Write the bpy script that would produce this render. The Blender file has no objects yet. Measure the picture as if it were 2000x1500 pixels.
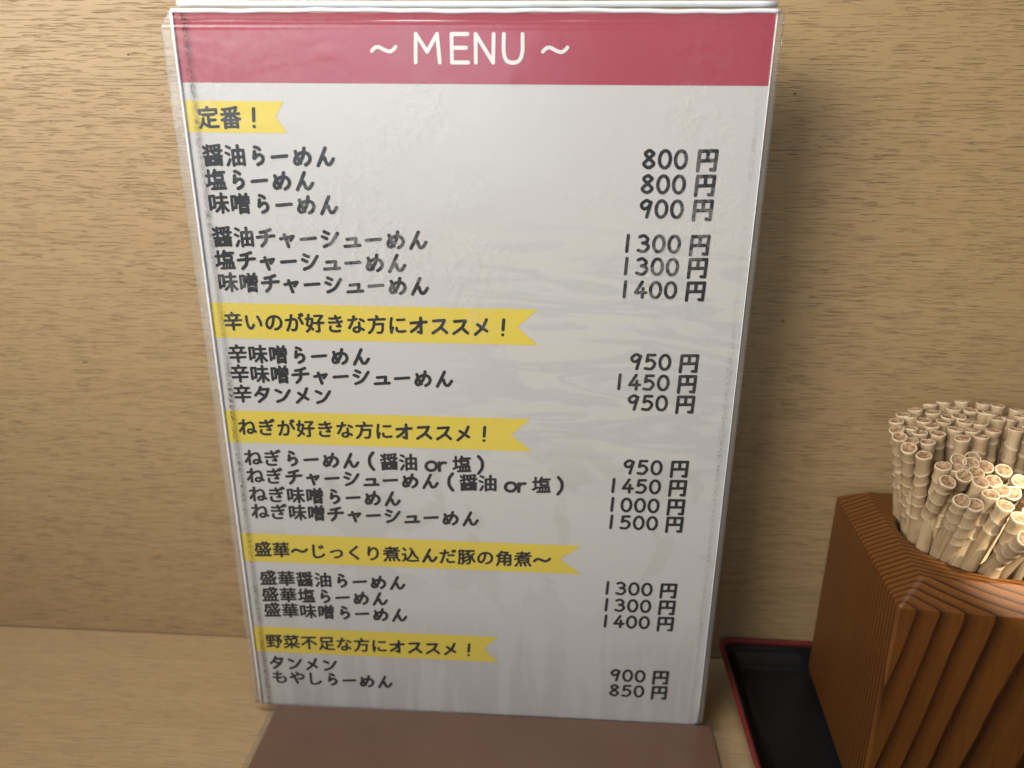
import bpy, bmesh, math, random
import numpy as np
from mathutils import Vector, Matrix

scn = bpy.context.scene
COL = scn.collection
rng = random.Random(7)

# ------------------------------------------------------------------ units
# Everything is laid out in "sheet units" (148 across the sheet's width) and
# scaled to metres (an A4 sheet): u to the right, v down the sheet, d into the room's wall.
S = 0.210 / 148.0
VT = 204.0                                   # v of the counter's surface (z = 0)


def P(u, v, d):
    return Vector((u * S, d * S, (VT - v) * S))


# ------------------------------------------------------------------ camera
cam = bpy.data.cameras.new('camera')
cam_o = bpy.data.objects.new('camera', cam)
COL.objects.link(cam_o)
Rr = ((0.9982289, -0.00706853, 0.05906854),      # right   (u, v, d)
      (0.02681873, 0.93976607, -0.34076457),     # down
      (-0.0531019, 0.34174519, 0.93829122))      # forward


def D(t):
    return Vector((t[0], t[2], -t[1]))


cr, cdn, cf = D(Rr[0]), D(Rr[1]), D(Rr[2])
cl = P(97.32936, 4.70875, -207.48914)
cam_o.matrix_world = Matrix(((cr.x, -cdn.x, -cf.x, cl.x), (cr.y, -cdn.y, -cf.y, cl.y),
                             (cr.z, -cdn.z, -cf.z, cl.z), (0, 0, 0, 1)))
cam.sensor_width = 36.0
cam.lens = 1502 / 2000 * 36.0
cam.clip_start = 0.01
cam.clip_end = 50
cam.dof.use_dof = True
cam.dof.focus_distance = 212 * S
cam.dof.aperture_fstop = 7.5
scn.camera = cam_o

# ------------------------------------------------------------------ world and lamps
world = bpy.data.worlds.new('World')
scn.world = world
world.use_nodes = True
wb = world.node_tree.nodes['Background']
wb.inputs[0].default_value = (1.0, 0.87, 0.70, 1)
wb.inputs[1].default_value = 0.05


def area(name, loc, target, w, h, power, col):
    l = bpy.data.lights.new(name, 'AREA')
    l.shape = 'RECTANGLE'
    l.size, l.size_y = w * S, h * S
    l.energy = power
    l.color = col
    o = bpy.data.objects.new(name, l)
    COL.objects.link(o)
    o.location = P(*loc)
    o.rotation_euler = (P(*target) - P(*loc)).to_track_quat('-Z', 'Y').to_euler()
    return o


wl = area('window_light', (-430, -240, -460), (-15, -85, 20), 640, 300, 2.55, (1.0, 0.935, 0.83))
wl.data.spread = math.radians(54)
dl = area('cool_veil_light', (-150, -110, -720), (-40, -30, 0), 420, 330, 0.37, (0.74, 0.87, 1.0))  # added cool lamp behind the camera, for the veil on the upper film
dl.data.spread = math.radians(58)
cg = area('ceiling_light', (-60, -420, -70), (-40, 60, -20), 300, 60, 1.35, (0.97, 0.97, 1.0))
cg.data.spread = math.radians(110)
sl = bpy.data.lights.new('counter_spot', 'SPOT')
sl.energy = 120.0
sl.color = (1.0, 0.90, 0.74)
sl.spot_size = math.radians(4.1)
sl.spot_blend = 0.35
sl.shadow_soft_size = 0.008
so = bpy.data.objects.new('counter_spot', sl)
COL.objects.link(so)
so.location = P(330, -330, -420)
so.rotation_euler = (P(231, 98, -33) - P(330, -330, -420)).to_track_quat('-Z', 'Y').to_euler()

scn.view_settings.view_transform = 'Standard'
scn.view_settings.look = 'None'
scn.view_settings.exposure = 0.0
scn.view_settings.gamma = 1.0
scn.view_settings.use_curve_mapping = False
scn.render.engine = 'CYCLES'
scn.cycles.use_denoising = True
scn.cycles.max_bounces = 10
scn.cycles.transparent_max_bounces = 16
scn.cycles.caustics_reflective = False
scn.cycles.caustics_refractive = False


# ------------------------------------------------------------------ materials
class NT:
    def __init__(s, name):
        s.m = bpy.data.materials.new(name)
        s.m.use_nodes = True
        s.t = s.m.node_tree
        s.t.nodes.clear()
        s.out = s.t.nodes.new('ShaderNodeOutputMaterial')
        s.tc = None

    def n(s, kind, **kw):
        nd = s.t.nodes.new('ShaderNode' + kind)
        for k, v in kw.items():
            setattr(nd, k, v)
        return nd

    def put(s, sock, v):
        if v is None:
            return
        if isinstance(v, bpy.types.NodeSocket):
            s.t.links.new(v, sock)
        elif isinstance(v, (tuple, list)) and len(v) == 3 and sock.type == 'RGBA':
            sock.default_value = (*v, 1)
        else:
            sock.default_value = v

    def coords(s, sx=1.0, sy=1.0, sz=1.0, rot=(0, 0, 0), loc=(0, 0, 0)):
        """object coordinates in sheet units, scaled"""
        if s.tc is None:
            s.tc = s.n('TexCoord')
        mp = s.n('Mapping')
        mp.inputs['Scale'].default_value = (sx / S, sy / S, sz / S)
        mp.inputs['Rotation'].default_value = rot
        mp.inputs['Location'].default_value = loc
        s.t.links.new(s.tc.outputs['Object'], mp.inputs[0])
        return mp.outputs[0]

    def noise(s, vec, scale=1.0, detail=3.0, rough=0.55, dist=0.0):
        nd = s.n('TexNoise')
        s.put(nd.inputs['Vector'], vec)
        nd.inputs['Scale'].default_value = scale
        nd.inputs['Detail'].default_value = detail
        nd.inputs['Roughness'].default_value = rough
        nd.inputs['Distortion'].default_value = dist
        return nd.outputs[0]

    def ramp(s, fac, *stops, interp='LINEAR'):
        nd = s.n('ValToRGB')
        nd.color_ramp.interpolation = interp
        els = nd.color_ramp.elements
        while len(els) < len(stops):
            els.new(0.5)
        for e, (p, c) in zip(els, stops):
            e.position = p
            e.color = (c, c, c, 1) if not isinstance(c, tuple) else (*c, 1)
        s.put(nd.inputs[0], fac)
        return nd.outputs[0]

    def math(s, op, a, b=None, clamp=False):
        nd = s.n('Math', operation=op, use_clamp=clamp)
        s.put(nd.inputs[0], a)
        s.put(nd.inputs[1], b)
        return nd.outputs[0]

    def mix(s, fac, a, b, blend='MIX'):
        nd = s.n('MixRGB', blend_type=blend)
        s.put(nd.inputs[0], fac)
        s.put(nd.inputs[1], a)
        s.put(nd.inputs[2], b)
        return nd.outputs[0]

    def bump(s, h, strength=0.3, dist=0.5, normal=None):
        nd = s.n('Bump')
        nd.inputs['Strength'].default_value = strength
        nd.inputs['Distance'].default_value = dist * S
        s.put(nd.inputs['Height'], h)
        s.put(nd.inputs['Normal'], normal)
        return nd.outputs[0]

    def sep(s, vec):
        nd = s.n('SeparateXYZ')
        s.put(nd.inputs[0], vec)
        return nd.outputs

    def principled(s, col, rough=0.5, normal=None, spec=0.5, coat=0.0, coat_rough=0.1):
        nd = s.n('BsdfPrincipled')
        s.put(nd.inputs['Base Color'], col)
        s.put(nd.inputs['Roughness'], rough)
        s.put(nd.inputs['Normal'], normal)
        s.put(nd.inputs['Specular IOR Level'], spec)
        s.put(nd.inputs['Coat Weight'], coat)
        s.put(nd.inputs['Coat Roughness'], coat_rough)
        return nd.outputs[0]

    def shader_mix(s, fac, a, b):
        nd = s.n('MixShader')
        s.put(nd.inputs[0], fac)
        s.t.links.new(a, nd.inputs[1])
        s.t.links.new(b, nd.inputs[2])
        return nd.outputs[0]

    def schlick(s, f0=0.04, normal=None):
        lw = s.n('LayerWeight')
        lw.inputs['Blend'].default_value = 0.5
        s.put(lw.inputs['Normal'], normal)
        p = s.math('POWER', lw.outputs['Facing'], 5.0)
        return s.math('ADD', f0, s.math('MULTIPLY', p, 1.0 - f0))

    def done(s, sh):
        s.t.links.new(sh, s.out.inputs[0])
        return s.m


MARKS = [(-33.7, -8.6, 0.25, 0.42, (0.02, 0.015, 0.01)), (165.9, 1.2, 0.3, 0.5, (0.02, 0.015, 0.01)), (171.0, 70.0, 0.8, 0.8, (0.30, 0.15, 0.04))]


def laminate(name, vertical):
    """pale beech-grain laminate with short embossed pores; the grain runs along X"""
    k = NT(name)
    a = (lambda x, z: k.coords(x, 1, z)) if vertical else (lambda x, z: k.coords(x, z, 1))
    pore = k.noise(a(0.110, 2.1), 1.0, 2.0, 0.5, 0.05)
    pore = k.ramp(pore, (0.0, 1.0), (0.355, 1.0), (0.42, 0.0), (1.0, 0.0))
    fine = k.noise(a(0.13, 3.0), 1.0, 3.0, 0.6, 0.1)
    streak = k.noise(a(0.010, 0.16), 1.0, 4.0, 0.6, 0.4)
    cloud = k.noise(a(0.012, 0.022), 1.0, 2.0, 0.5)
    gate = k.ramp(k.noise(a(0.03, 0.06), 1.0, 2.0), (0.30, 0.25), (0.65, 1.0))
    pore = k.math('MULTIPLY', pore, gate)
    col = k.mix(k.ramp(streak, (0.3, 0.0), (0.7, 1.0)), (0.400, 0.271, 0.136), (0.458, 0.321, 0.168))
    col = k.mix(k.ramp(cloud, (0.35, 0.0), (0.7, 0.45)), col, (0.408, 0.274, 0.142))
    col = k.mix(k.ramp(fine, (0.30, 0.26), (0.55, 0.0)), col, (0.30, 0.175, 0.085))
    col = k.mix(k.math('MULTIPLY', pore, 0.22 if vertical else 0.24), col, (0.20, 0.11, 0.055))
    emb = k.noise(a(0.07, 1.8), 1.0, 2.0, 0.5, 0.05)
    emb = k.ramp(emb, (0.0, 0.0), (0.35, 0.0), (0.41, 1.0), (1.0, 1.0))
    h = k.math('ADD', k.math('MULTIPLY', pore, -0.8), k.math('MULTIPLY', emb, 0.8))
    h = k.math('ADD', h, k.math('MULTIPLY', k.noise(k.coords(2.2, 2.2, 2.2), 1.0, 2.0), 0.12))
    nrm = k.bump(h, 0.95 if vertical else 0.6, 0.28)
    if vertical:
        # two small dark knocks and a brown stain in the panel
        x, y, z = k.sep(k.coords())
        for (u, v, ru, rv, c_) in MARKS:
            e1 = k.math('POWER', k.math('DIVIDE', k.math('SUBTRACT', x, u - 100.0), ru), 2.0)
            e2 = k.math('POWER', k.math('DIVIDE', k.math('SUBTRACT', z, 203.65 - v), rv), 2.0)
            q = k.ramp(k.math('SQRT', k.math('ADD', e1, e2)), (0.0, 1.0), (0.7, 0.9), (1.0, 0.0))
            col = k.mix(q, col, c_)
    rough = k.math('ADD', 0.40, k.math('MULTIPLY', fine, 0.12))
    return k.done(k.principled(col, rough, nrm, 0.45))


def mat_plain(name, col, rough=0.5, spec=0.5, coat=0.0, var=0.0, vs=0.3):
    k = NT(name)
    c = col
    if var:
        nz = k.noise(k.coords(vs, vs, vs), 1.0, 4.0)
        c = k.mix(k.ramp(nz, (0.35, 0.0), (0.65, var)), col, tuple(x * 0.6 for x in col))
    return k.done(k.principled(c, rough, None, spec, coat))


def mat_print(name, col, amount=0.10):
    """ink on paper: slightly mottled"""
    k = NT(name)
    nz = k.noise(k.coords(1.6, 1.6, 1.6), 1.0, 4.0, 0.7)
    c = k.mix(k.ramp(nz, (0.35, 0.0), (0.7, amount)), col, tuple(min(1, x * 1.25 + 0.05) for x in col))
    big = k.noise(k.coords(0.05, 0.05, 0.05), 1.0, 3.0)
    c = k.mix(k.ramp(big, (0.4, 0.0), (0.65, amount)), c, tuple(x * 0.8 for x in col))
    return k.done(k.principled(c, 0.6, None, 0.25))


def film_material():
    k = NT('clear film')
    co = k.coords()
    x, y, z = k.sep(co)
    x = k.math('ADD', x, 74.0)
    # pale crackle where the film has come away from the sheet
    zone = k.ramp(k.noise(k.coords(0.016, 0.016, 0.022, loc=(0.35, 0, 0.1)), 1.0, 2.0), (0.47, 0.0), (0.60, 1.0))
    crk = k.math('ABSOLUTE', k.math('SUBTRACT', k.noise(k.coords(0.16, 0.16, 0.16), 1.0, 6.0, 0.68, 0.5), 0.5))
    crack = k.ramp(crk, (0.0, 1.0), (0.012, 0.8), (0.05, 0.15), (0.09, 0.0))
    hdr = k.ramp(k.math('DIVIDE', z, 204.0), (0.975, 1.0), (0.985, 0.25))
    crack = k.math('MULTIPLY', crack, hdr)
    up = k.ramp(k.math('DIVIDE', z, 204.0), (0.55, 0.10), (0.80, 1.0))
    blotch = k.math('MULTIPLY', k.math('MULTIPLY', zone, crack), up)
    # grime along the two long edges of the sheet
    left = k.math('ABSOLUTE', k.math('SUBTRACT', x, k.math('ADD', 2.0, k.math('MULTIPLY', k.noise(k.coords(0.05, 1, 0.05), 1, 3), 0.9))))
    left = k.ramp(left, (0.0, 1.0), (0.45, 0.75), (1.0, 0.0))
    right = k.math('ABSOLUTE', k.math('SUBTRACT', x, 146.4))
    right = k.ramp(right, (0.0, 1.0), (0.4, 0.75), (1.0, 0.0))
    speck = k.noise(k.coords(1.5, 1.5, 0.9), 1.0, 5.0, 0.75)
    sl_ = k.ramp(speck, (0.47, 0.0), (0.60, 1.0))
    patch = k.ramp(k.noise(k.coords(0.05, 0.05, 0.028), 1.0, 2.0), (0.40, 0.25), (0.62, 1.0))
    gl = k.math('MULTIPLY', k.math('MULTIPLY', left, k.math('MULTIPLY', sl_, 0.9)), patch)
    gl = k.math('ADD', gl, k.math('MULTIPLY', left, 0.15))
    gr = k.math('MULTIPLY', k.math('MULTIPLY', right, k.math('MULTIPLY', sl_, 0.38)), patch)
    dots = k.n('TexVoronoi')
    k.put(dots.inputs['Vector'], k.coords(0.10, 0.10, 0.10))
    dots.inputs['Randomness'].default_value = 1.0
    dot = k.ramp(dots.outputs['Distance'], (0.0, 1.0), (0.028, 0.9), (0.042, 0.0))
    dsel = k.ramp(k.noise(k.coords(0.06, 0.06, 0.06, loc=(3, 1, 2)), 1.0, 2.0), (0.50, 0.0), (0.56, 0.8))
    grime = k.math('ADD', k.math('ADD', gl, gr), k.math('MULTIPLY', dot, dsel), clamp=True)
    h = k.noise(k.coords(0.035, 0.035, 0.05), 1.0, 3.0, 0.5, 0.6)
    h2 = k.noise(k.coords(0.25, 0.25, 0.25), 1.0, 3.0, 0.5, 0.3)
    nrm = k.bump(k.math('ADD', h, k.math('MULTIPLY', h2, 0.04)), 0.16, 2.5)
    tr = k.n('BsdfTransparent')
    tr.inputs[0].default_value = (0.975, 0.975, 0.965, 1)
    df = k.n('BsdfDiffuse')
    k.put(df.inputs[0], (0.80, 0.80, 0.79))
    gd = k.n('BsdfDiffuse')
    k.put(gd.inputs[0], (0.060, 0.038, 0.018))
    gs = k.n('BsdfGlossy')
    gs.inputs['Roughness'].default_value = 0.22
    k.put(gs.inputs['Normal'], nrm)
    fr = k.schlick(0.045, nrm)
    border = k.math('GREATER_THAN', k.math('ABSOLUTE', k.math('SUBTRACT', x, 73.8)), 75.2)
    milk = k.math('ADD', k.math('ADD', 0.018, k.math('MULTIPLY', border, 0.12)), k.math('MULTIPLY', blotch, 0.22))
    a = k.shader_mix(milk, tr.outputs[0], df.outputs[0])
    a = k.shader_mix(grime, a, gd.outputs[0])
    a = k.shader_mix(fr, a, gs.outputs[0])
    return k.done(a)


def acrylic_material(name, milk=0.03, rough=0.06):
    k = NT(name)
    tr = k.n('BsdfTransparent')
    tr.inputs[0].default_value = (0.93, 0.94, 0.93, 1)
    df = k.n('BsdfDiffuse')
    k.put(df.inputs[0], (0.78, 0.80, 0.80))
    gs = k.n('BsdfGlossy')
    gs.inputs['Roughness'].default_value = rough
    fr = k.schlick(0.045)
    a = k.shader_mix(milk, tr.outputs[0], df.outputs[0])
    a = k.shader_mix(fr, a, gs.outputs[0])
    return k.done(a)


def edge_material():
    """acrylic edge, glossy; light piped through it is put into the pale colour"""
    k = NT('polished acrylic edge')
    nz = k.noise(k.coords(0.25, 0.6, 0.6), 1.0, 3.0)
    c = k.mix(k.ramp(nz, (0.35, 0.0), (0.65, 0.35)), (0.90, 0.93, 0.97), (0.66, 0.72, 0.84))  # pale blue-white stands in for light leaving the edge
    return k.done(k.principled(c, 0.12, None, 0.9, 1.0, 0.05))


def cedar_material():
    """oiled softwood block: growth rings about a tilted axis behind the block"""
    k = NT('oiled cedar')
    co = k.coords()
    wob = k.noise(k.coords(0.03, 0.03, 0.012), 1.0, 2.0)
    x, y, z = k.sep(co)
    # axis passes x=12, y=150 at mid height, leaning sideways
    ax = k.math('SUBTRACT', x, k.math('ADD', 32.0, k.math('MULTIPLY', z, 0.12)))
    ay = k.math('SUBTRACT', y, 125.0)
    r = k.math('SQRT', k.math('ADD', k.math('MULTIPLY', ax, ax), k.math('MULTIPLY', ay, ay)))
    r = k.math('ADD', r, k.math('MULTIPLY', wob, 1.0))
    r = k.math('ADD', r, k.math('MULTIPLY', k.noise(k.coords(0.25, 0.25, 0.05), 1.0, 2.0), 0.25))
    ph = k.math('FRACT', k.math('DIVIDE', r, 1.95))
    late = k.ramp(ph, (0.0, 0.05), (0.45, 0.12), (0.72, 0.55), (0.90, 1.0), (0.965, 0.9), (1.0, 0.05))
    fib = k.noise(k.coords(1.6, 1.6, 0.06), 1.0, 3.0, 0.6)
    cl_ = k.noise(k.coords(0.05, 0.05, 0.02), 1.0, 2.0)
    col = k.mix(late, (0.185, 0.069, 0.0125), (0.020, 0.007, 0.0025))
    col = k.mix(k.ramp(fib, (0.35, 0.30), (0.6, 0.0)), col, (0.07, 0.022, 0.006))
    col = k.mix(k.ramp(cl_, (0.4, 0.0), (0.65, 0.35)), col, (0.10, 0.031, 0.008))
    nrm = k.bump(k.math('SUBTRACT', k.math('MULTIPLY', fib, 0.12), k.math('MULTIPLY', late, 0.10)), 0.35, 0.4)
    return k.done(k.principled(col, 0.46, nrm, 0.3, 0.10, 0.2))


def bamboo_material():
    k = NT('pale wood')
    oi = k.n('ObjectInfo')
    fib = k.noise(k.coords(1.4, 1.4, 0.05), 1.0, 3.0, 0.65)
    blot = k.noise(k.coords(0.25, 0.25, 0.12), 1.0, 3.0)
    c = k.mix(oi.outputs['Random'], (0.42, 0.305, 0.175), (0.54, 0.415, 0.258))
    c = k.mix(k.ramp(fib, (0.35, 0.5), (0.6, 0.0)), c, (0.34, 0.215, 0.105))
    c = k.mix(k.ramp(blot, (0.55, 0.0), (0.75, 0.55)), c, (0.30, 0.165, 0.080))
    nrm = k.bump(fib, 0.35, 0.15)
    return k.done(k.principled(c, 0.55, nrm, 0.35))


M = {}
M['wall'] = laminate('beech laminate panel', True)
M['counter'] = laminate('beech laminate top', False)
kp = NT('printed paper')
pn = kp.noise(kp.coords(0.5, 0.5, 0.5), 1.0, 5.0, 0.6)
pc = kp.mix(kp.ramp(pn, (0.35, 0.0), (0.7, 0.5)), (0.645, 0.642, 0.662), (0.615, 0.613, 0.632))
px, py, pz = kp.sep(kp.coords())
# pale picture of noodles under the text: long soft strands on the right of the sheet
strand = kp.noise(kp.coords(0.016, 1, 0.105, rot=(0, math.radians(-5), 0), loc=(0.3, 0, 0.2)), 1.0, 3.0, 0.45, 2.0)
pm = kp.math('MULTIPLY', kp.ramp(kp.math('ADD', 0.5, kp.math('DIVIDE', px, 148.0)), (0.36, 0.0), (0.58, 1.0)),
             kp.ramp(kp.math('DIVIDE', pz, 216.0), (0.36, 0.10), (0.48, 1.0), (0.70, 1.0), (0.80, 0.0)))
pd = kp.ramp(strand, (0.0, 0.0), (0.47, 0.0), (0.52, 1.0), (0.60, 1.0), (0.64, 0.1), (1.0, 0.0))
pl_ = kp.ramp(strand, (0.0, 1.0), (0.40, 1.0), (0.45, 0.0), (1.0, 0.0))
pc = kp.mix(kp.math('MULTIPLY', kp.math('MULTIPLY', pd, pm), 0.45), pc, (0.505, 0.515, 0.525))
pc = kp.mix(kp.math('MULTIPLY', kp.math('MULTIPLY', pl_, pm), 0.7), pc, (0.66, 0.648, 0.600))
# lower down, blurred toppings, then mauve streaks strongest at the foot
blob = kp.noise(kp.coords(0.045, 1, 0.05, loc=(0.1, 0, 0.7)), 1.0, 4.0, 0.55, 0.4)
bm_ = kp.ramp(kp.math('DIVIDE', pz, 216.0), (0.14, 0.0), (0.24, 0.7), (0.42, 1.0), (0.50, 0.0))
pc = kp.mix(kp.math('MULTIPLY', kp.ramp(blob, (0.0, 0.0), (0.52, 0.0), (0.55, 0.5), (1.0, 0.6)), bm_), pc, (0.525, 0.52, 0.52))
run = kp.noise(kp.coords(0.16, 1, 0.018, rot=(0, math.radians(10), 0)), 1.0, 2.0, 0.5, 0.5)
rm = kp.ramp(kp.math('DIVIDE', pz, 216.0), (0.02, 0.8), (0.12, 0.7), (0.20, 0.0))
pc = kp.mix(kp.math('MULTIPLY', kp.ramp(run, (0.46, 0.75), (0.60, 0.15)), rm), pc, (0.51, 0.475, 0.487))
M['paper'] = kp.done(kp.principled(pc, 0.6, None, 0.3))
M['red'] = mat_print('red ink', (0.43, 0.066, 0.110), 0.14)
M['yellow'] = mat_print('yellow ink', (0.80, 0.635, 0.090), 0.14)
M['black'] = mat_print('black ink', (0.016, 0.019, 0.025), 0.04)
M['white'] = mat_print('white ink', (0.82, 0.82, 0.82), 0.05)
M['film'] = film_material()
M['acrylic'] = acrylic_material('clear acrylic')
M['edge'] = edge_material()
M['brown'] = mat_plain('brown board', (0.152, 0.081, 0.053), 0.38, 0.5, 0.3, 0.35, 0.03)
M['lacquer'] = mat_plain('black lacquer', (0.009, 0.010, 0.011), 0.25, 0.3, 0.0, 0.3, 0.08)
M['rim'] = mat_plain('red lacquer', (0.16, 0.022, 0.020), 0.35, 0.5, 0.0, 0.25, 0.15)
M['cedar'] = cedar_material()
M['stick'] = bamboo_material()
ks = NT('cut wood end')
en = ks.noise(ks.coords(1.0, 1.0, 0.3), 1.0, 4.0, 0.7)
M['stickend'] = ks.done(ks.principled(ks.mix(ks.ramp(en, (0.35, 0.0), (0.62, 1.0)), (0.17, 0.080, 0.036), (0.46, 0.31, 0.175)), 0.6, ks.bump(en, 0.5, 0.3), 0.3))
M['stickrim'] = mat_plain('frayed wood rim', (0.66, 0.53, 0.36), 0.6, 0.3, 0.0, 0.2, 0.8)


# ------------------------------------------------------------------ helpers
def mesh_obj(name, verts, faces, mats, parent=None, origin=(0, 0, 0), smooth=False, mi=None):
    o3 = Vector(origin)
    me = bpy.data.meshes.new(name)
    me.from_pydata([tuple(Vector(v) - o3) for v in verts], [], faces)
    for m in (mats if isinstance(mats, (list, tuple)) else [mats]):
        me.materials.append(m)
    if mi is not None:
        me.polygons.foreach_set('material_index', mi)
    if smooth:
        me.polygons.foreach_set('use_smooth', [True] * len(me.polygons))
    me.update()
    o = bpy.data.objects.new(name, me)
    COL.objects.link(o)
    if parent is not None:
        o.parent = parent
        o.location = o3 - parent_world(parent)
    else:
        o.location = o3
    return o


WLOC = {}


def parent_world(p):
    w = Vector((0, 0, 0))
    while p is not None:
        w = w + p.location
        p = p.parent
    return w


def thing(name, label, cat, loc, group=None):
    o = bpy.data.objects.new(name, None)
    o.empty_display_size = 0.02
    COL.objects.link(o)
    o.location = Vector(loc)
    tag(o, label, cat, group)
    return o


def tag(o, label, cat, group=None, kind=None):
    o['label'] = label
    o['category'] = cat
    if group:
        o['group'] = group
    if kind:
        o['kind'] = kind


def box_geo(u0, u1, v0, v1, d0, d1):
    vs = [P(u, v, d) for d in (d0, d1) for v in (v0, v1) for u in (u0, u1)]
    fs = [(0, 2, 3, 1), (4, 5, 7, 6), (0, 1, 5, 4), (2, 6, 7, 3), (0, 4, 6, 2), (1, 3, 7, 5)]
    return vs, fs


def bevel(o, w, seg=2):
    b = o.modifiers.new('bevel', 'BEVEL')
    b.width = w * S
    b.segments = seg
    b.limit_method = 'ANGLE'
    return o


# ------------------------------------------------------------------ the setting
vs, fs = box_geo(-700, 900, -420, 203.4, 38.0, 52.0)
w = mesh_obj('back_wall', vs, fs, M['wall'], origin=P(100, 203.65, 38))
tag(w, 'upright panel of pale wood grain laminate behind the menu', 'wall', kind='structure')
vs, fs = box_geo(-700, 900, 204, 232, -420, 60.0)
c = mesh_obj('counter_top', vs, fs, M['counter'], origin=P(100, 204, 0))
tag(c, 'pale wood grain counter top under the menu stand', 'counter', kind='structure')


# ------------------------------------------------------------------ menu stand (clear acrylic, T foot)
stand = thing('menu_stand', 'clear acrylic menu stand with a brown foot holding the laminated menu', 'menu stand', P(75, 204, 0))
vs, fs = box_geo(0.0, 149.2, -18.6, 200.5, 1.2, 2.9)
bk = mesh_obj('back_panel', vs, fs, M['acrylic'], stand, P(75, 200.5, 2))
vs, fs = box_geo(3.0, 154.0, 200.75, 203.9, -88, 2.9)
bp = mesh_obj('base_plate', vs, fs, M['acrylic'], stand, P(75, 203.9, -40))
bevel(bp, 0.35)
vs, fs = box_geo(5.6, 153.0, 199.95, 200.70, -87, -0.9)
bi = mesh_obj('base_board', vs, fs, M['brown'], stand, P(75, 200.7, -40))


def bead(name, pts, r, mat, parent, n=10):
    vs, fs = [], []
    for i, p in enumerate(pts):
        a = pts[max(0, i - 1)]
        b = pts[min(len(pts) - 1, i + 1)]
        t = (Vector(b) - Vector(a)).normalized()
        x = t.orthogonal().normalized() if abs(t.z) > 0.9 else t.cross(Vector((0, 0, 1))).normalized()
        y = t.cross(x)
        for k in range(n):
            q = 2 * math.pi * k / n
            vs.append(Vector(p) + (x * math.cos(q) + y * math.sin(q)) * r * S)
    for i in range(len(pts) - 1):
        for k in range(n):
            fs.append((i * n + k, i * n + (k + 1) % n, (i + 1) * n + (k + 1) % n, (i + 1) * n + k))
    fs.append(tuple(range(n))[::-1])
    fs.append(tuple(range((len(pts) - 1) * n, len(pts) * n)))
    return mesh_obj(name, vs, fs, mat, parent, pts[0], smooth=True)


bead('top_edge', [P(u, -18.5 + 0.10 * math.sin(u * 0.02), 2.05) for u in np.linspace(0.3, 148.9, 40)], 0.80, M['edge'], stand)

# ------------------------------------------------------------------ laminated menu
menu = thing('menu_sheet', 'laminated ramen menu with red MENU header and yellow ribbon headings', 'menu', P(74, 200.4, 0))
# paper, a thin slab that tips very slightly forward at the foot
vs, fs = box_geo(-1.25, 148.6, -16.3, 200.3, 0.0, 0.28)
paper = mesh_obj('paper', vs, fs, M['paper'], menu, P(74, 200.3, 0))


def flat(name, polys, mat, d, parent=paper):
    """flat printed shapes: list of polygons in (u, v)"""
    vs, fs = [], []
    for pl in polys:
        b = len(vs)
        vs += [P(u, v, d) for u, v in pl]
        fs.append(tuple(range(b, b + len(pl))))
    c = pl[0]
    return mesh_obj(name, vs, fs, mat, parent, P(c[0], c[1], d))


# film: a slab with a gently uneven front, its top edge rolled back
def film_geo():
    us = np.concatenate([np.linspace(-4.0, 1, 8), np.linspace(1, 147, 120)[1:-1], np.linspace(147, 150.6, 7)])
    vv = np.concatenate([np.linspace(-17.0, -10, 36), np.linspace(-10, 200.2, 170)[1:]])
    nu, nv = len(us), len(vv)
    vs, fs, mi = [], [], []
    for j, v in enumerate(vv):
        for i, u in enumerate(us):
            t = (v + 17) / 217.0
            uu = u
            if u < 0:
                uu = u * (1 - 0.32 * t)
                if v < -12.5:
                    uu = max(uu, -4.0 + (-12.5 - v) * 0.5)
            d = -0.62
            if v < -13.0:
                d += 0.9 * ((-13.0 - v) / 4.0) ** 2
            d -= 0.26 * math.exp(-((v + 14.2) / 0.35) ** 2) * (1 + 0.3 * math.sin(u * 0.13))
            d -= 0.10 * math.exp(-((v + 12.9) / 0.3) ** 2) * (0.6 + 0.4 * math.sin(u * 0.05 + 2))
            d -= 0.32 * math.exp(-((u - 39) / 3.2) ** 2 - ((v + 7.0 + 0.02 * (u - 39)) / 0.65) ** 2)
            d += 0.12 * math.sin(u * 0.045 + v * 0.02) * math.sin(v * 0.03 + 1.0)
            if u > 148 or u < -0.5:
                d += 0.5
            vs.append(P(uu, v, d))
    for j in range(nv - 1):
        for i in range(nu - 1):
            a = j * nu + i
            fs.append((a, a + nu, a + nu + 1, a + 1))
            mi.append(0)
    n0 = len(vs)
    ring = [i for i in range(nu)] + [j * nu + nu - 1 for j in range(1, nv)] + \
           [(nv - 1) * nu + i for i in range(nu - 2, -1, -1)] + [j * nu for j in range(nv - 2, 0, -1)]
    for r in ring:
        q = vs[r].copy()
        q.y = 0.75 * S
        vs.append(q)
    m = len(ring)
    for k in range(m):
        a, b = ring[k], ring[(k + 1) % m]
        fs.append((a, b, n0 + (k + 1) % m, n0 + k))
        mi.append(1)
    fs.append(tuple(range(n0, n0 + m))[::-1])
    mi.append(0)
    return vs, fs, mi


vs, fs, mi = film_geo()
film = mesh_obj('film', vs, fs, [M['film'], M['acrylic']], menu, P(74, 200.2, 0), smooth=True, mi=mi)
bead('film_seam', [P(-3.0 + (u + 3) * 1.0, -16.75 + 0.12 * math.sin(u * 0.11) + 0.07 * math.sin(u * 0.47), -0.1) for u in np.linspace(-0.5, 149.3, 120)],
     0.55, M['edge'], film, 8)
bead('film_seam', [P(-0.35 - 0.2 * (1 - t), -16.2 + t * 216, -0.25) for t in np.linspace(0, 1, 30)], 0.36, M['edge'], film, 8)
bead('film_seam', [P(148.75, -16.2 + t * 216, -0.25) for t in np.linspace(0, 1, 30)], 0.15, M['edge'], film, 8)
bead('film_seam', [P(150.55, -16.0 + t * 214, -0.1) for t in np.linspace(0, 1, 30)], 0.16, M['acrylic'], film, 8)

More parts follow.
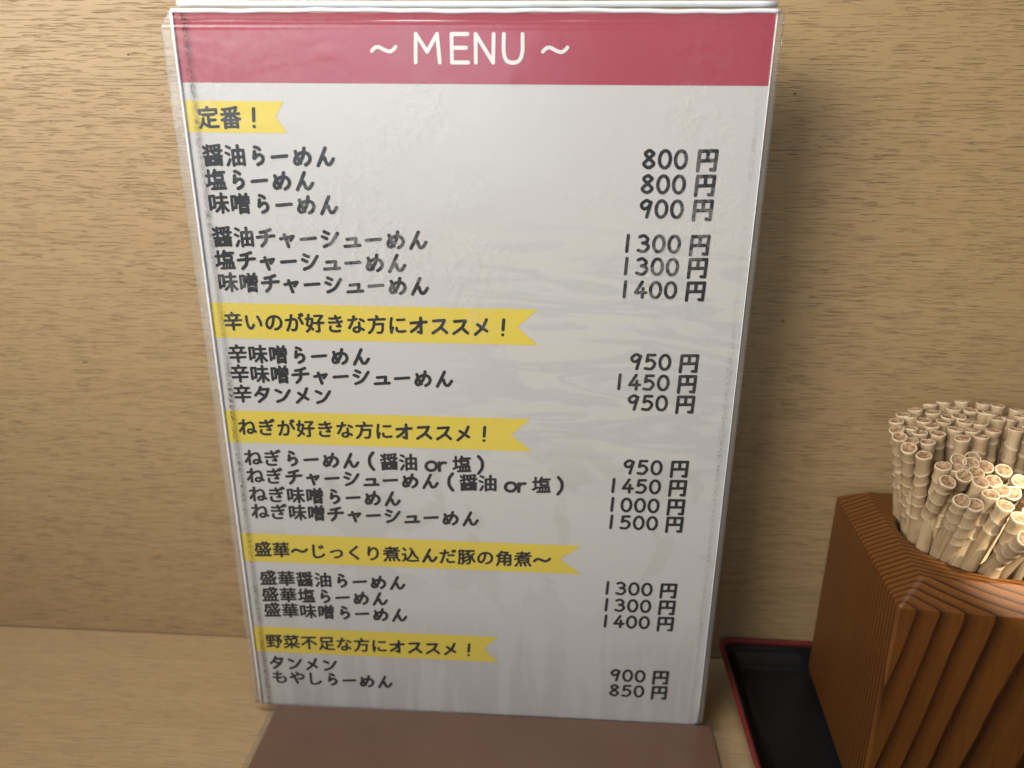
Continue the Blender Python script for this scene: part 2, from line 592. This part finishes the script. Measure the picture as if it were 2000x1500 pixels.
# ------------------------------------------------------------------ lettering
RES = 56
PAD = 0.12


def blur(a, sig):
    r = int(3 * sig) + 1
    k = np.exp(-0.5 * (np.arange(-r, r + 1) / sig) ** 2)
    k /= k.sum()
    a = np.apply_along_axis(lambda m_: np.convolve(m_, k, 'same'), 0, a)
    return np.apply_along_axis(lambda m_: np.convolve(m_, k, 'same'), 1, a)


def contour(f):
    """marching squares on field f (inside where f > 0); x = column, y = row; returns verts, faces"""
    h, w_ = f.shape
    vs, fs = [], []

    def add(poly):
        b = len(vs)
        vs.extend(poly)
        fs.append(tuple(range(b, b + len(poly))))
    for j in range(h - 1):
        run = None
        for i in range(w_ - 1):
            c4 = (f[j, i], f[j, i + 1], f[j + 1, i + 1], f[j + 1, i])
            ins = [q > 0 for q in c4]
            if all(ins):
                if run is None:
                    run = i
                continue
            if run is not None:
                add([(run, j), (i, j), (i, j + 1), (run, j + 1)])
                run = None
            if not any(ins):
                continue
            cp = ((i, j), (i + 1, j), (i + 1, j + 1), (i, j + 1))
            poly = []
            for q in range(4):
                a, b = c4[q], c4[(q + 1) % 4]
                pa, pb = cp[q], cp[(q + 1) % 4]
                if a > 0:
                    poly.append(pa)
                if (a > 0) != (b > 0):
                    t = a / (a - b)
                    poly.append((pa[0] + (pb[0] - pa[0]) * t, pa[1] + (pb[1] - pa[1]) * t))
            if len(poly) >= 3:
                add(poly)
        if run is not None:
            add([(run, j), (w_ - 1, j), (w_ - 1, j + 1), (run, j + 1)])
    return vs, fs


def smooth_pts(p, n=10):
    p = [np.array(q, float) for q in p]
    out = []
    for i in range(len(p) - 1):
        a = p[i - 1] if i > 0 else p[i] * 2 - p[i + 1]
        d = p[i + 2] if i + 2 < len(p) else p[i + 1] * 2 - p[i]
        b, c = p[i], p[i + 1]
        for t in np.linspace(0, 1, n, endpoint=False):
            out.append(0.5 * (2 * b + (c - a) * t + (2 * a - 5 * b + 4 * c - d) * t * t + (3 * b - a - 3 * c + d) * t ** 3))
    out.append(p[-1])
    return out


def stroke_field(strokes, width, box=(1.0, 1.0)):
    """signed field of round pen strokes, in a padded unit box"""
    nx = int(RES * (box[0] + 2 * PAD))
    ny = int(RES * (box[1] + 2 * PAD))
    gx, gy = np.meshgrid(np.arange(nx) / RES - PAD, np.arange(ny) / RES - PAD)
    best = np.full(gx.shape, 9.0)
    for kind, pts in strokes:
        pl = smooth_pts(pts) if kind == 's' else [np.array(q, float) for q in pts]
        for a, b in zip(pl[:-1], pl[1:]):
            ab = b - a
            L2 = max(1e-9, float(ab @ ab))
            t = np.clip(((gx - a[0]) * ab[0] + (gy - a[1]) * ab[1]) / L2, 0, 1)
            best = np.minimum(best, np.hypot(gx - a[0] - t * ab[0], gy - a[1] - t * ab[1]))
    return width / 2 - best


ELL = [(0.5 + 0.46 * math.sin(t), 0.5 - 0.5 * math.cos(t)) for t in np.linspace(0, 2 * math.pi, 17)]
KANA = {
    'ら': [('s', [(.40, .09), (.52, .13), (.62, .21)]), ('s', [(.37, .29), (.35, .45), (.33, .60), (.47, .48), (.64, .46), (.75, .60), (.69, .78), (.48, .89)])],
    'ー': [('l', [(.13, .53), (.83, .50)])],
    'め': [('s', [(.19, .26), (.25, .48), (.40, .80)]), ('s', [(.62, .13), (.55, .45), (.38, .74), (.22, .84), (.12, .70), (.24, .46), (.50, .33), (.76, .38), (.87, .58), (.79, .78), (.63, .89)])],
    'ん': [('s', [(.55, .11), (.37, .48), (.16, .89)]), ('s', [(.20, .80), (.36, .58), (.48, .54), (.54, .72), (.63, .86), (.77, .82), (.91, .62)])],
    'チ': [('s', [(.76, .12), (.52, .20), (.26, .24)]), ('l', [(.10, .47), (.92, .43)]), ('s', [(.54, .22), (.53, .50), (.46, .72), (.28, .90)])],
    'ャ': [('l', [(.18, .53), (.80, .43), (.66, .62)]), ('l', [(.38, .34), (.54, .92)])],
    'シ': [('l', [(.22, .15), (.43, .25)]), ('l', [(.12, .39), (.33, .49)]), ('s', [(.18, .87), (.54, .70), (.87, .25)])],
    'ュ': [('l', [(.26, .50), (.70, .48), (.66, .82)]), ('l', [(.13, .84), (.87, .82)])],
    'ス': [('l', [(.20, .22), (.76, .20)]), ('s', [(.76, .20), (.56, .56), (.15, .86)]), ('l', [(.56, .56), (.87, .86)])],
    'メ': [('s', [(.75, .12), (.56, .52), (.18, .88)]), ('l', [(.30, .36), (.77, .72)])],
    'オ': [('l', [(.11, .35), (.90, .32)]), ('l', [(.62, .10), (.62, .89), (.47, .83)]), ('s', [(.58, .36), (.38, .62), (.12, .80)])],
    'タ': [('s', [(.43, .09), (.31, .34), (.12, .54)]), ('l', [(.39, .23), (.83, .21)]), ('s', [(.83, .21), (.65, .60), (.28, .91)]), ('l', [(.37, .44), (.66, .61)])],
    'ン': [('l', [(.17, .22), (.42, .35)]), ('s', [(.20, .87), (.56, .71), (.89, .26)])],
    '！': [('l', [(.56, .10), (.52, .62)]), ('l', [(.51, .88), (.51, .885)])],
    '～': [('s', [(.06, .57), (.18, .46), (.32, .44), (.50, .52), (.68, .58), (.82, .54), (.93, .43)])],
    '円': [('l', [(.12, .96), (.15, .10), (.92, .08), (.89, .92), (.72, .91)]), ('l', [(.53, .12), (.52, .50)]), ('l', [(.15, .53), (.88, .50)])],
    '(': [('s', [(.62, .02), (.44, .30), (.44, .68), (.62, .98)])],
    ')': [('s', [(.38, .02), (.56, .30), (.56, .68), (.38, .98)])],
    'o': [('s', [(0.5 + 0.27 * math.sin(t), 0.66 - 0.25 * math.cos(t)) for t in np.linspace(0, 2 * math.pi, 13)])],
    'r': [('l', [(.34, .44), (.34, .90)]), ('s', [(.34, .62), (.46, .47), (.66, .45)])],
}
DIG = {
    '0': [('s', ELL)],
    '1': [('l', [(.55, 0), (.48, 1)])],
    '3': [('s', [(.12, .08), (.50, .0), (.84, .20), (.72, .40), (.42, .46)]), ('s', [(.42, .46), (.78, .52), (.93, .74), (.56, 1.0), (.06, .92)])],
    '4': [('l', [(.62, 0), (.05, .70), (1.0, .68)]), ('l', [(.72, .42), (.68, 1)])],
    '5': [('l', [(.88, .01), (.24, .02), (.16, .46)]), ('s', [(.16, .46), (.55, .36), (.93, .62), (.62, .97), (.06, .96)])],
    '8': [('s', [(.84, .14), (.50, .0), (.16, .18), (.46, .44), (.92, .76), (.50, 1.0), (.07, .78), (.50, .46), (.86, .20), (.80, .12)])],
    '9': [('s', [(.90, .14), (.52, .0), (.10, .24), (.30, .50), (.70, .40), (.92, .12)]), ('l', [(.92, .10), (.62, 1)])],
}
GLYPH = {}


def font_field(ch, grow):
    cu = bpy.data.curves.new('glyph', 'FONT')
    cu.body = ch
    cu.resolution_u = 4
    o = bpy.data.objects.new('glyph', cu)
    COL.objects.link(o)
    dg = bpy.context.evaluated_depsgraph_get()
    ev = o.evaluated_get(dg)
    me = ev.to_mesh()
    me.calc_loop_triangles()
    co = np.array([v.co[:2] for v in me.vertices])
    tris = [tuple(t.vertices) for t in me.loop_triangles]
    ev.to_mesh_clear()
    bpy.data.objects.remove(o)
    bpy.data.curves.remove(cu)
    SS = 3
    n = int(RES * (1 + 2 * PAD)) * SS
    img = np.zeros((n, n), bool)
    px = (co[:, 0] + PAD) * RES * SS
    py = ((0.38 - co[:, 1]) + 0.5 + PAD) * RES * SS
    for t in tris:
        x, y = px[list(t)], py[list(t)]
        x0, x1 = max(0, int(x.min())), min(n - 1, int(x.max()) + 1)
        y0, y1 = max(0, int(y.min())), min(n - 1, int(y.max()) + 1)
        gx, gy = np.meshgrid(np.arange(x0, x1 + 1) + 0.5, np.arange(y0, y1 + 1) + 0.5)
        e = [(x[(q + 1) % 3] - x[q]) * (gy - y[q]) - (y[(q + 1) % 3] - y[q]) * (gx - x[q]) for q in range(3)]
        ins = ((e[0] >= 0) & (e[1] >= 0) & (e[2] >= 0)) | ((e[0] <= 0) & (e[1] <= 0) & (e[2] <= 0))
        img[y0:y1 + 1, x0:x1 + 1] |= ins
    f = img.reshape(n // SS, SS, n // SS, SS).mean((1, 3))
    f = blur(f, 1.05)
    return f - (0.5 - grow)


def glyph(ch):
    if ch in GLYPH:
        return GLYPH[ch]
    if ch in KANA:
        f = stroke_field(KANA[ch], 0.163)
    else:
        f = font_field(ch, 0.41)
    GLYPH[ch] = contour(f)
    return GLYPH[ch]


def digit(ch):
    key = 'digit' + ch
    if key not in GLYPH:
        GLYPH[key] = contour(stroke_field(DIG[ch], 0.225, (1.0, 1.4)) if False else stroke_field([(k_, [(x * 0.70, y) for x, y in p]) for k_, p in DIG[ch]], 0.205, (0.75, 1.0)))
    return GLYPH[key]


def letters(name, items, d, mat, parent, shear=0.055):
    """items: (verts, faces, u of box left, v of box top, size)"""
    vs, fs = [], []
    for (gv, gf, u0, v0, sz) in items:
        b = len(vs)
        for (x, y) in gv:
            ex, ey = x / RES - PAD, y / RES - PAD
            ey -= shear * (ex - 0.5)
            vs.append(P(u0 + ex * sz, v0 + ey * sz, d))
        fs += [tuple(b + i for i in f) for f in gf]
    it = items[0]
    return mesh_obj(name, vs, fs, mat, parent, P(it[2], it[3], d))


def text_line(name, s, left, vc, parent, em=6.0, mat=None, extra=None):
    items = []
    for i, ch in enumerate(s):
        gv, gf = glyph(ch)
        sz = em * (0.985 if ch not in KANA else 0.93)
        cu_ = left + em * (i + 0.5)
        items.append((gv, gf, cu_ - sz / 2, vc - sz / 2, sz))
    for (ch, off) in (extra or []):
        gv, gf = glyph(ch)
        sz = em * 0.985
        items.append((gv, gf, left + off - sz / 2, vc - sz / 2, sz))
    return letters(name, items, -0.12, mat or M['black'], parent)


def price(s, vc, right=137.5):
    items = []
    gv, gf = glyph('円')
    items.append((gv, gf, right - 5.15, vc - 2.75, 5.6))
    H_ = 4.25
    c_ = 128.55
    for ch in reversed(s):
        gv, gf = digit(ch)
        cc = c_ - (0.25 if ch == '1' else 0)
        items.append((gv, gf, cc - 0.35 * H_, vc - H_ / 2 - 0.1, H_))
        c_ -= 4.05
    letters('price', items, -0.12, M['black'], paper, 0.0)


# header band with lettering
band = flat('header_band', [[(-0.6, -16.25), (148.5, -16.25), (148.5, 0.0), (-0.2, 0.0)]], M['red'], -0.04)
hl = []
MENU = {'M': [('l', [(.02, 1), (.06, 0), (.48, .62), (.88, 0), (.96, 1)])], 'E': [('l', [(.66, 0), (.05, 0), (.05, 1), (.68, 1)]), ('l', [(.05, .48), (.60, .48)])],
        'N': [('l', [(.05, 1), (.05, 0), (.72, 1), (.74, 0)])], 'U': [('s', [(.05, 0), (.05, .62), (.16, .92), (.40, 1.0), (.64, .92), (.76, .62), (.76, 0)])]}
for ch, u0 in (('M', 60.6), ('E', 69.6), ('N', 75.6), ('U', 82.6)):
    gv, gf = contour(stroke_field(MENU[ch], 0.145))
    hl.append((gv, gf, u0, -8.35 - 3.2, 6.5))
for u0 in (49.3, 92.2):
    gv, gf = contour(stroke_field(KANA['～'], 0.125))
    hl.append((gv, gf, u0, -8.1 - 3.5, 7.0))
letters('header_lettering', hl, -0.12, M['white'], paper, 0.0)

# yellow ribbons
RB = [(4.4, 12.2, 26.3, 23.6), (58.1, 68.5, 92.9, 87.0), (91.0, 101.4, 91.5, 85.5), (132.9, 143.2, 107.9, 101.0), (168.4, 178.5, 81.9, 76.9)]
for (v0, v1, ur, un) in RB:
    flat('ribbon', [[(-0.2, v0), (ur - 0.3, v0), (un, (v0 + v1) / 2), (ur, v1), (-0.2, v1)]], M['yellow'], -0.05)
HEAD = [('定番！', 2.75, 8.5), ('辛いのが好きな方にオススメ！', 2.75, 63.5), ('ねぎが好きな方にオススメ！', 3.2, 96.2),
        ('盛華～じっくり煮込んだ豚の角煮～', 3.5, 138.5), ('野菜不足な方にオススメ！', 3.6, 174.0)]
for s_, l_, v_ in HEAD:
    text_line('ribbon_lettering', s_, l_, v_, paper, 5.93)
DISH = [('醤油らーめん', 2.7, 18.0), ('塩らーめん', 2.6, 24.3), ('味噌らーめん', 2.7, 30.5), ('醤油チャーシューめん', 2.6, 39.5),
        ('塩チャーシューめん', 2.5, 45.9), ('味噌チャーシューめん', 2.6, 52.2), ('辛味噌らーめん', 2.9, 73.2), ('辛味噌チャーシューめん', 2.8, 79.3),
        ('辛タンメン', 2.9, 85.6), ('ねぎ味噌らーめん', 3.9, 118.8), ('ねぎ味噌チャーシューめん', 3.9, 124.8), ('盛華醤油らーめん', 4.1, 149.2),
        ('盛華塩らーめん', 4.1, 155.5), ('盛華味噌らーめん', 4.2, 161.5), ('タンメン', 3.7, 182.8), ('もやしらーめん', 4.1, 188.8)]
for s_, l_, v_ in DISH:
    text_line('dish_name', s_, l_, v_, paper)
tail = [('(', 39.3), ('醤', 44.9), ('油', 50.7), ('o', 57.6), ('r', 61.0), ('塩', 66.9), (')', 72.6)]
text_line('dish_name', 'ねぎらーめん', 3.8, 106.3, paper, extra=tail)
text_line('dish_name', 'ねぎチャーシューめん', 3.8, 112.4, paper, extra=[(a, b + 24) for a, b in tail])
for s_, v_ in [('800', 17.8), ('800', 24.05), ('900', 30.35), ('1300', 39.5), ('1300', 45.65), ('1400', 52.0), ('950', 72.65), ('1450', 78.8), ('950', 85.0),
               ('950', 105.5), ('1450', 111.8), ('1000', 118.2), ('1500', 124.2), ('1300', 147.9), ('1300', 154.2), ('1400', 160.4), ('900', 181.6), ('850', 187.8)]:
    price(s_, v_)


# ------------------------------------------------------------------ lacquer tray
def rrect(u0, u1, d0, d1, r, n=6):
    pts = []
    for (cu_, cd_, a0) in ((u1 - r, d1 - r, 0), (u0 + r, d1 - r, 90), (u0 + r, d0 + r, 180), (u1 - r, d0 + r, 270)):
        for k in range(n + 1):
            a = math.radians(a0 + 90 * k / n)
            pts.append((cu_ + r * math.cos(a), cd_ + r * math.sin(a)))
    return pts


def loft(rings, close_first=False, close_last=False):
    """rings of (u, v, d)"""
    vs, fs = [], []
    n = len(rings[0])
    for r in rings:
        vs += [P(*p) for p in r]
    for j in range(len(rings) - 1):
        for k in range(n):
            a, b = j * n + k, j * n + (k + 1) % n
            fs.append((a, b, b + n, a + n))
    if close_first:
        fs.append(tuple(range(n))[::-1])
    if close_last:
        fs.append(tuple(range((len(rings) - 1) * n, len(rings) * n)))
    return vs, fs


TU0, TU1, TD0, TD1 = 161.7, 300.0, -165.0, 37.2
tray = thing('serving_tray', 'black lacquer tray with a red rim under the chopstick holder', 'tray', P(231, 204, -64))


def tring(ins, v, r=5.0):
    return [(u, v, d) for u, d in rrect(TU0 + ins, TU1 - ins, TD0 + ins, TD1 - ins, max(1.0, r - ins * 0.4))]


rings = [tring(7.0, 203.9), tring(5.2, 203.4), tring(0.9, 194.6), tring(2.2, 194.6), tring(4.0, 197.0), tring(6.0, 200.2), tring(7.4, 201.3), tring(9.5, 201.6)]
vs, fs = loft(rings, True, True)
tb = mesh_obj('tray_body', vs, fs, M['lacquer'], tray, P(231, 203.9, -64), smooth=True)
rings = [tring(0.7, 195.2), tring(0.15, 194.2), tring(0.2, 193.3), tring(0.8, 192.9), tring(1.6, 193.0), tring(1.9, 193.6), tring(2.1, 194.8), tring(1.4, 194.75)]
rings.append(rings[0])
vs, fs = loft(rings)
mesh_obj('rim', vs, fs, M['rim'], tray, P(231, 195, -64), smooth=True)


# ------------------------------------------------------------------ chopstick holder
HC = (222.6, -3.5)
YAW = math.radians(-4.0)
HW = 31.0
holder = None


def hrot(x, y):
    return (HC[0] + x * math.cos(YAW) - y * math.sin(YAW) * -1 * -1, HC[1] + x * math.sin(YAW) + y * math.cos(YAW))


def sq(half, r):
    """points of a rounded square: a short arc at each corner, even steps along each side"""
    pts = []
    for q in range(4):
        a0 = math.radians(90 * q)
        ca, sa = math.cos(a0), math.sin(a0)
        loc = [(half, -half + r + (2 * half - 2 * r) * t) for t in np.linspace(0, 1, 20)]
        loc += [(half - r + r * math.cos(t), half - r + r * math.sin(t)) for t in np.linspace(0, math.pi / 2, 6)[1:-1]]
        pts += [(x * ca - y * sa, x * sa + y * ca) for x, y in loc]
    return pts


def circ(r):
    out = []
    for x, y in sq(10.0, 0.4):
        t = math.hypot(x, y)
        out.append((r * x / t, r * y / t))
    return out


HR = 21.3
prof = [(circ(HR), 198.0), (circ(HR), 124.0), (circ(HR + 0.25), 123.0), (circ(HR + 0.9), 122.5), (sq(HW - 7.0, 1.5), 122.5), (sq(HW - 6.6, 1.6), 122.7), (sq(HW - 0.7, 1.0), 127.5),
        (sq(HW - 0.1, 1.0), 128.4), (sq(HW, 1.0), 130.0), (sq(HW, 1.0), 190.0), (sq(HW, 1.0), 197.5), (sq(HW - 0.5, 1.0), 199.8), (sq(HW - 1.6, 1.0), 201.5)]
rings = [[(*hrot(x, y), v) for x, y in ring] for ring, v in prof]
rings = [[(a, v, b) for a, b, v in r] for r in rings]
vs, fs = loft(rings, True, True)
ho = P(HC[0], 201.6, HC[1])
holder = mesh_obj('chopstick_holder', vs, fs, M['cedar'], None, ho, smooth=True)
tag(holder, 'square dark brown wooden chopstick holder with striped grain standing in the black tray', 'chopstick holder')
bpy.context.view_layer.objects.active = holder
es = holder.modifiers.new('edges', 'EDGE_SPLIT')
es.split_angle = math.radians(28)
holder.modifiers.new('normals', 'WEIGHTED_NORMAL').keep_sharp = True


# ------------------------------------------------------------------ chopsticks
SL = 112.0


def stick_mesh(seed, SL, nk):
    r_ = random.Random(seed)
    n = 18
    rr = 2.0
    rings, mats = [], []
    rings.append((0.0, rr * 0.80, 0, 0, 0))
    z_top = SL
    # notches from the top downwards
    zs = []
    z = SL - r_.uniform(3.6, 5.6)
    for k in range(nk):
        zs.append(z)
        z -= r_.uniform(3.6, 5.4)
    zs = zs[::-1]
    rings.append((zs[0] - 22, rr * 0.95, 0, 0, 0))
    rings.append((zs[0] - 4, rr * 0.95, 0, 0, 0))
    for z in zs:
        ph, am = r_.uniform(0, 6.28), r_.uniform(0.2, 0.7)
        rings.append((z - 0.55, rr * r_.uniform(0.93, 0.98), ph, am, 1))
        rings.append((z - 0.05, rr * r_.uniform(1.03, 1.07), ph, am, 1))
        rings.append((z + 0.30, rr * r_.uniform(1.00, 1.05), ph, am, 1))
        rings.append((z + 1.6, rr * r_.uniform(0.90, 0.95), ph, am, 0))
    rings.append((SL - 1.6, rr * 1.00, 0, 0, 0))
    ph, am = r_.uniform(0, 6.28), r_.uniform(0.05, 0.35)
    rings.append((SL - 0.35, rr * 1.05, ph, am, 1))
    rings.append((SL, rr * 0.99, ph, am, 1))
    rings.append((SL - 0.10, rr * 0.87, ph, am, 1))
    rings.append((SL - 0.40, rr * 0.66, ph, am, 2))
    rings.append((SL - 0.55, rr * 0.30, ph, am, 2))
    vs, fs, mi = [], [], []
    j1, j2, p1 = r_.uniform(0, 6.28), r_.uniform(0, 6.28), r_.uniform(0.01, 0.035)
    for (z, r, ph, am, m_) in rings:
        for k in range(n):
            a = 2 * math.pi * k / n
            q = r * (1 + p1 * math.cos(3 * a + j1) + 0.02 * math.cos(5 * a + j2 + z) + r_.uniform(-0.014, 0.014) * (2.0 if m_ == 1 else 1.0))
            zz = z + am * math.cos(a + ph) + (r_.uniform(-0.10, 0.10) if m_ == 1 else 0)
            vs.append((q * math.cos(a) * S, q * math.sin(a) * S, zz * S))
    for j in range(len(rings) - 1):
        m_ = min(rings[j][4], rings[j + 1][4]) if rings[j + 1][4] != 2 else 2
        for k in range(n):
            a, b = j * n + k, j * n + (k + 1) % n
            fs.append((a, b, b + n, a + n))
            mi.append({0: 0, 1: 2, 2: 1}[m_])
    fs.append(tuple(range(n))[::-1])
    mi.append(0)
    fs.append(tuple(range((len(rings) - 1) * n, len(rings) * n)))
    mi.append(1)
    me = bpy.data.meshes.new('chopstick')
    me.from_pydata(vs, [], fs)
    for m_ in ('stick', 'stickend', 'stickrim'):
        me.materials.append(M[m_])
    me.polygons.foreach_set('material_index', mi)
    me.polygons.foreach_set('use_smooth', [True] * len(fs))
    me.update()
    return me



# tops measured on the sheet-unit grid: (u, v, d) and, for the near ones, where they cross the holder's mouth
CAMP = np.array([97.32936, 4.70875, -207.48914])
RM = np.array(Rr)


def on_v(x, y, v):
    """the point at height v seen towards (x, y); used once, to measure the bundle"""
    dr = RM.T @ np.array([(x - 1000) / 1502.0, (y - 750) / 1502.0, 1.0])
    return CAMP + dr * ((v - CAMP[1]) / dr[1])


BACK = [(1751, 821), (1751, 838), (1757, 852), (1764, 809), (1777, 813), (1788, 799), (1779, 835), (1779, 860), (1775, 874), (1797, 844), (1805, 820), (1820, 830),
        (1817, 789), (1823, 804), (1805, 888), (1843, 785), (1852, 813), (1863, 797), (1866, 837), (1885, 822), (1899, 840), (1879, 783), (1896, 800), (1921, 788),
        (1922, 804), (1949, 791), (1951, 817), (1972, 817), (1987, 800), (1996, 812), (2015, 806), (2012, 832), (2035, 815), (1873, 812), (1915, 826), (1934, 806), (1832, 846), (1843, 822), (1940, 840), (1985, 838), (1812, 862), (1918, 852), (1880, 855)]
FRONT = [(1843, 909), (1867, 912), (1873, 898), (1901, 894), (1884, 928), (1879, 977), (1908, 923), (1925, 911), (1916, 940), (1941, 939), (1961, 918), (1936, 964),
         (1957, 957), (1964, 986), (1993, 939), (1993, 1010), (2020, 960), (2015, 1000), (1852, 940), (1897, 905), (1978, 962), (1905, 985), (2034, 1030), (2062, 985), (2005, 1052)]
ENTRY = {(1757, 852): (1757, 1005), (1775, 874): (1772, 1028), (1805, 888): (1786, 1050), (1843, 909): (1803, 1068), (1879, 977): (1832, 1082),
         (1936, 964): (1868, 1098), (1964, 986): (1892, 1108), (1993, 1010): (1935, 1122), (1867, 912): (1815, 1066), (1916, 940): (1850, 1088)}
LBL = {
    'b': 'tall pale chopstick standing at the back of the holder bundle',
    'f': 'short pale chopstick leaning towards the viewer at the front of the holder bundle',
}
made = []
idx = 0


def put_stick(top, ent, label):
    global idx
    # follow the stick down from the mouth until it meets the hole's wall or floor
    dv = ent[1] - top[1]
    su, sd = (ent[0] - top[0]) / dv, (ent[2] - top[2]) / dv
    B = None
    for v in np.arange(123.0, 197.7, 0.5):
        e = np.array([ent[0] + su * (v - ent[1]) - HC[0], ent[2] + sd * (v - ent[1]) - HC[1]])
        if np.linalg.norm(e) > HR - 2.3 and v > 135:
            break
        B = (HC[0] + e[0], v, HC[1] + e[1])
    B = P(*B)
    T = P(*top)
    ax = T - B
    idx += 1
    me = stick_mesh(100 + idx, ax.length / S, rng.choice((4, 5, 5, 6)) if label == LBL['b'] else rng.choice((2, 3, 4)))
    o = bpy.data.objects.new('chopstick', me)
    COL.objects.link(o)
    q = ax.to_track_quat('Z', 'X').to_matrix() @ Matrix.Rotation(rng.uniform(0, 6.28), 3, 'Z')
    o.matrix_world = Matrix.Translation(B) @ q.to_4x4()
    tag(o, label, 'chopstick', 'disposable wooden chopsticks in the holder')
    made.append(o)


def mouth(top, k):
    e = np.array([top[0] - HC[0], top[2] - HC[1]]) * k
    l = np.linalg.norm(e)
    if l > HR - 2.6:
        e = e / l * (HR - 2.6)
    return (HC[0] + e[0], 122.5, HC[1] + e[1])


for (x, y) in BACK:
    top = on_v(x, y, 89.5 + (y - 785) * 0.035)
    if (x, y) in ENTRY:
        ent = on_v(*ENTRY[(x, y)], 122.5)
    else:
        ent = mouth(top, 0.80)
    put_stick(top, ent, LBL['b'])
for (x, y) in FRONT:
    top = on_v(x, y, 93.5 + (y - 894) * 0.060)
    if (x, y) in ENTRY:
        ent = on_v(*ENTRY[(x, y)], 122.5)
    else:
        e_ = on_v(x - 0.58 * 110, y + 110, 122.5)
        ent = (e_[0], 122.5, e_[2])
        q = np.array([ent[0] - HC[0], ent[2] - HC[1]])
        l = np.linalg.norm(q)
        if l > HR - 2.6:
            q = q / l * (HR - 2.6)
        ent = (HC[0] + q[0], 122.5, HC[1] + q[1])
    put_stick(top, ent, LBL['f'])
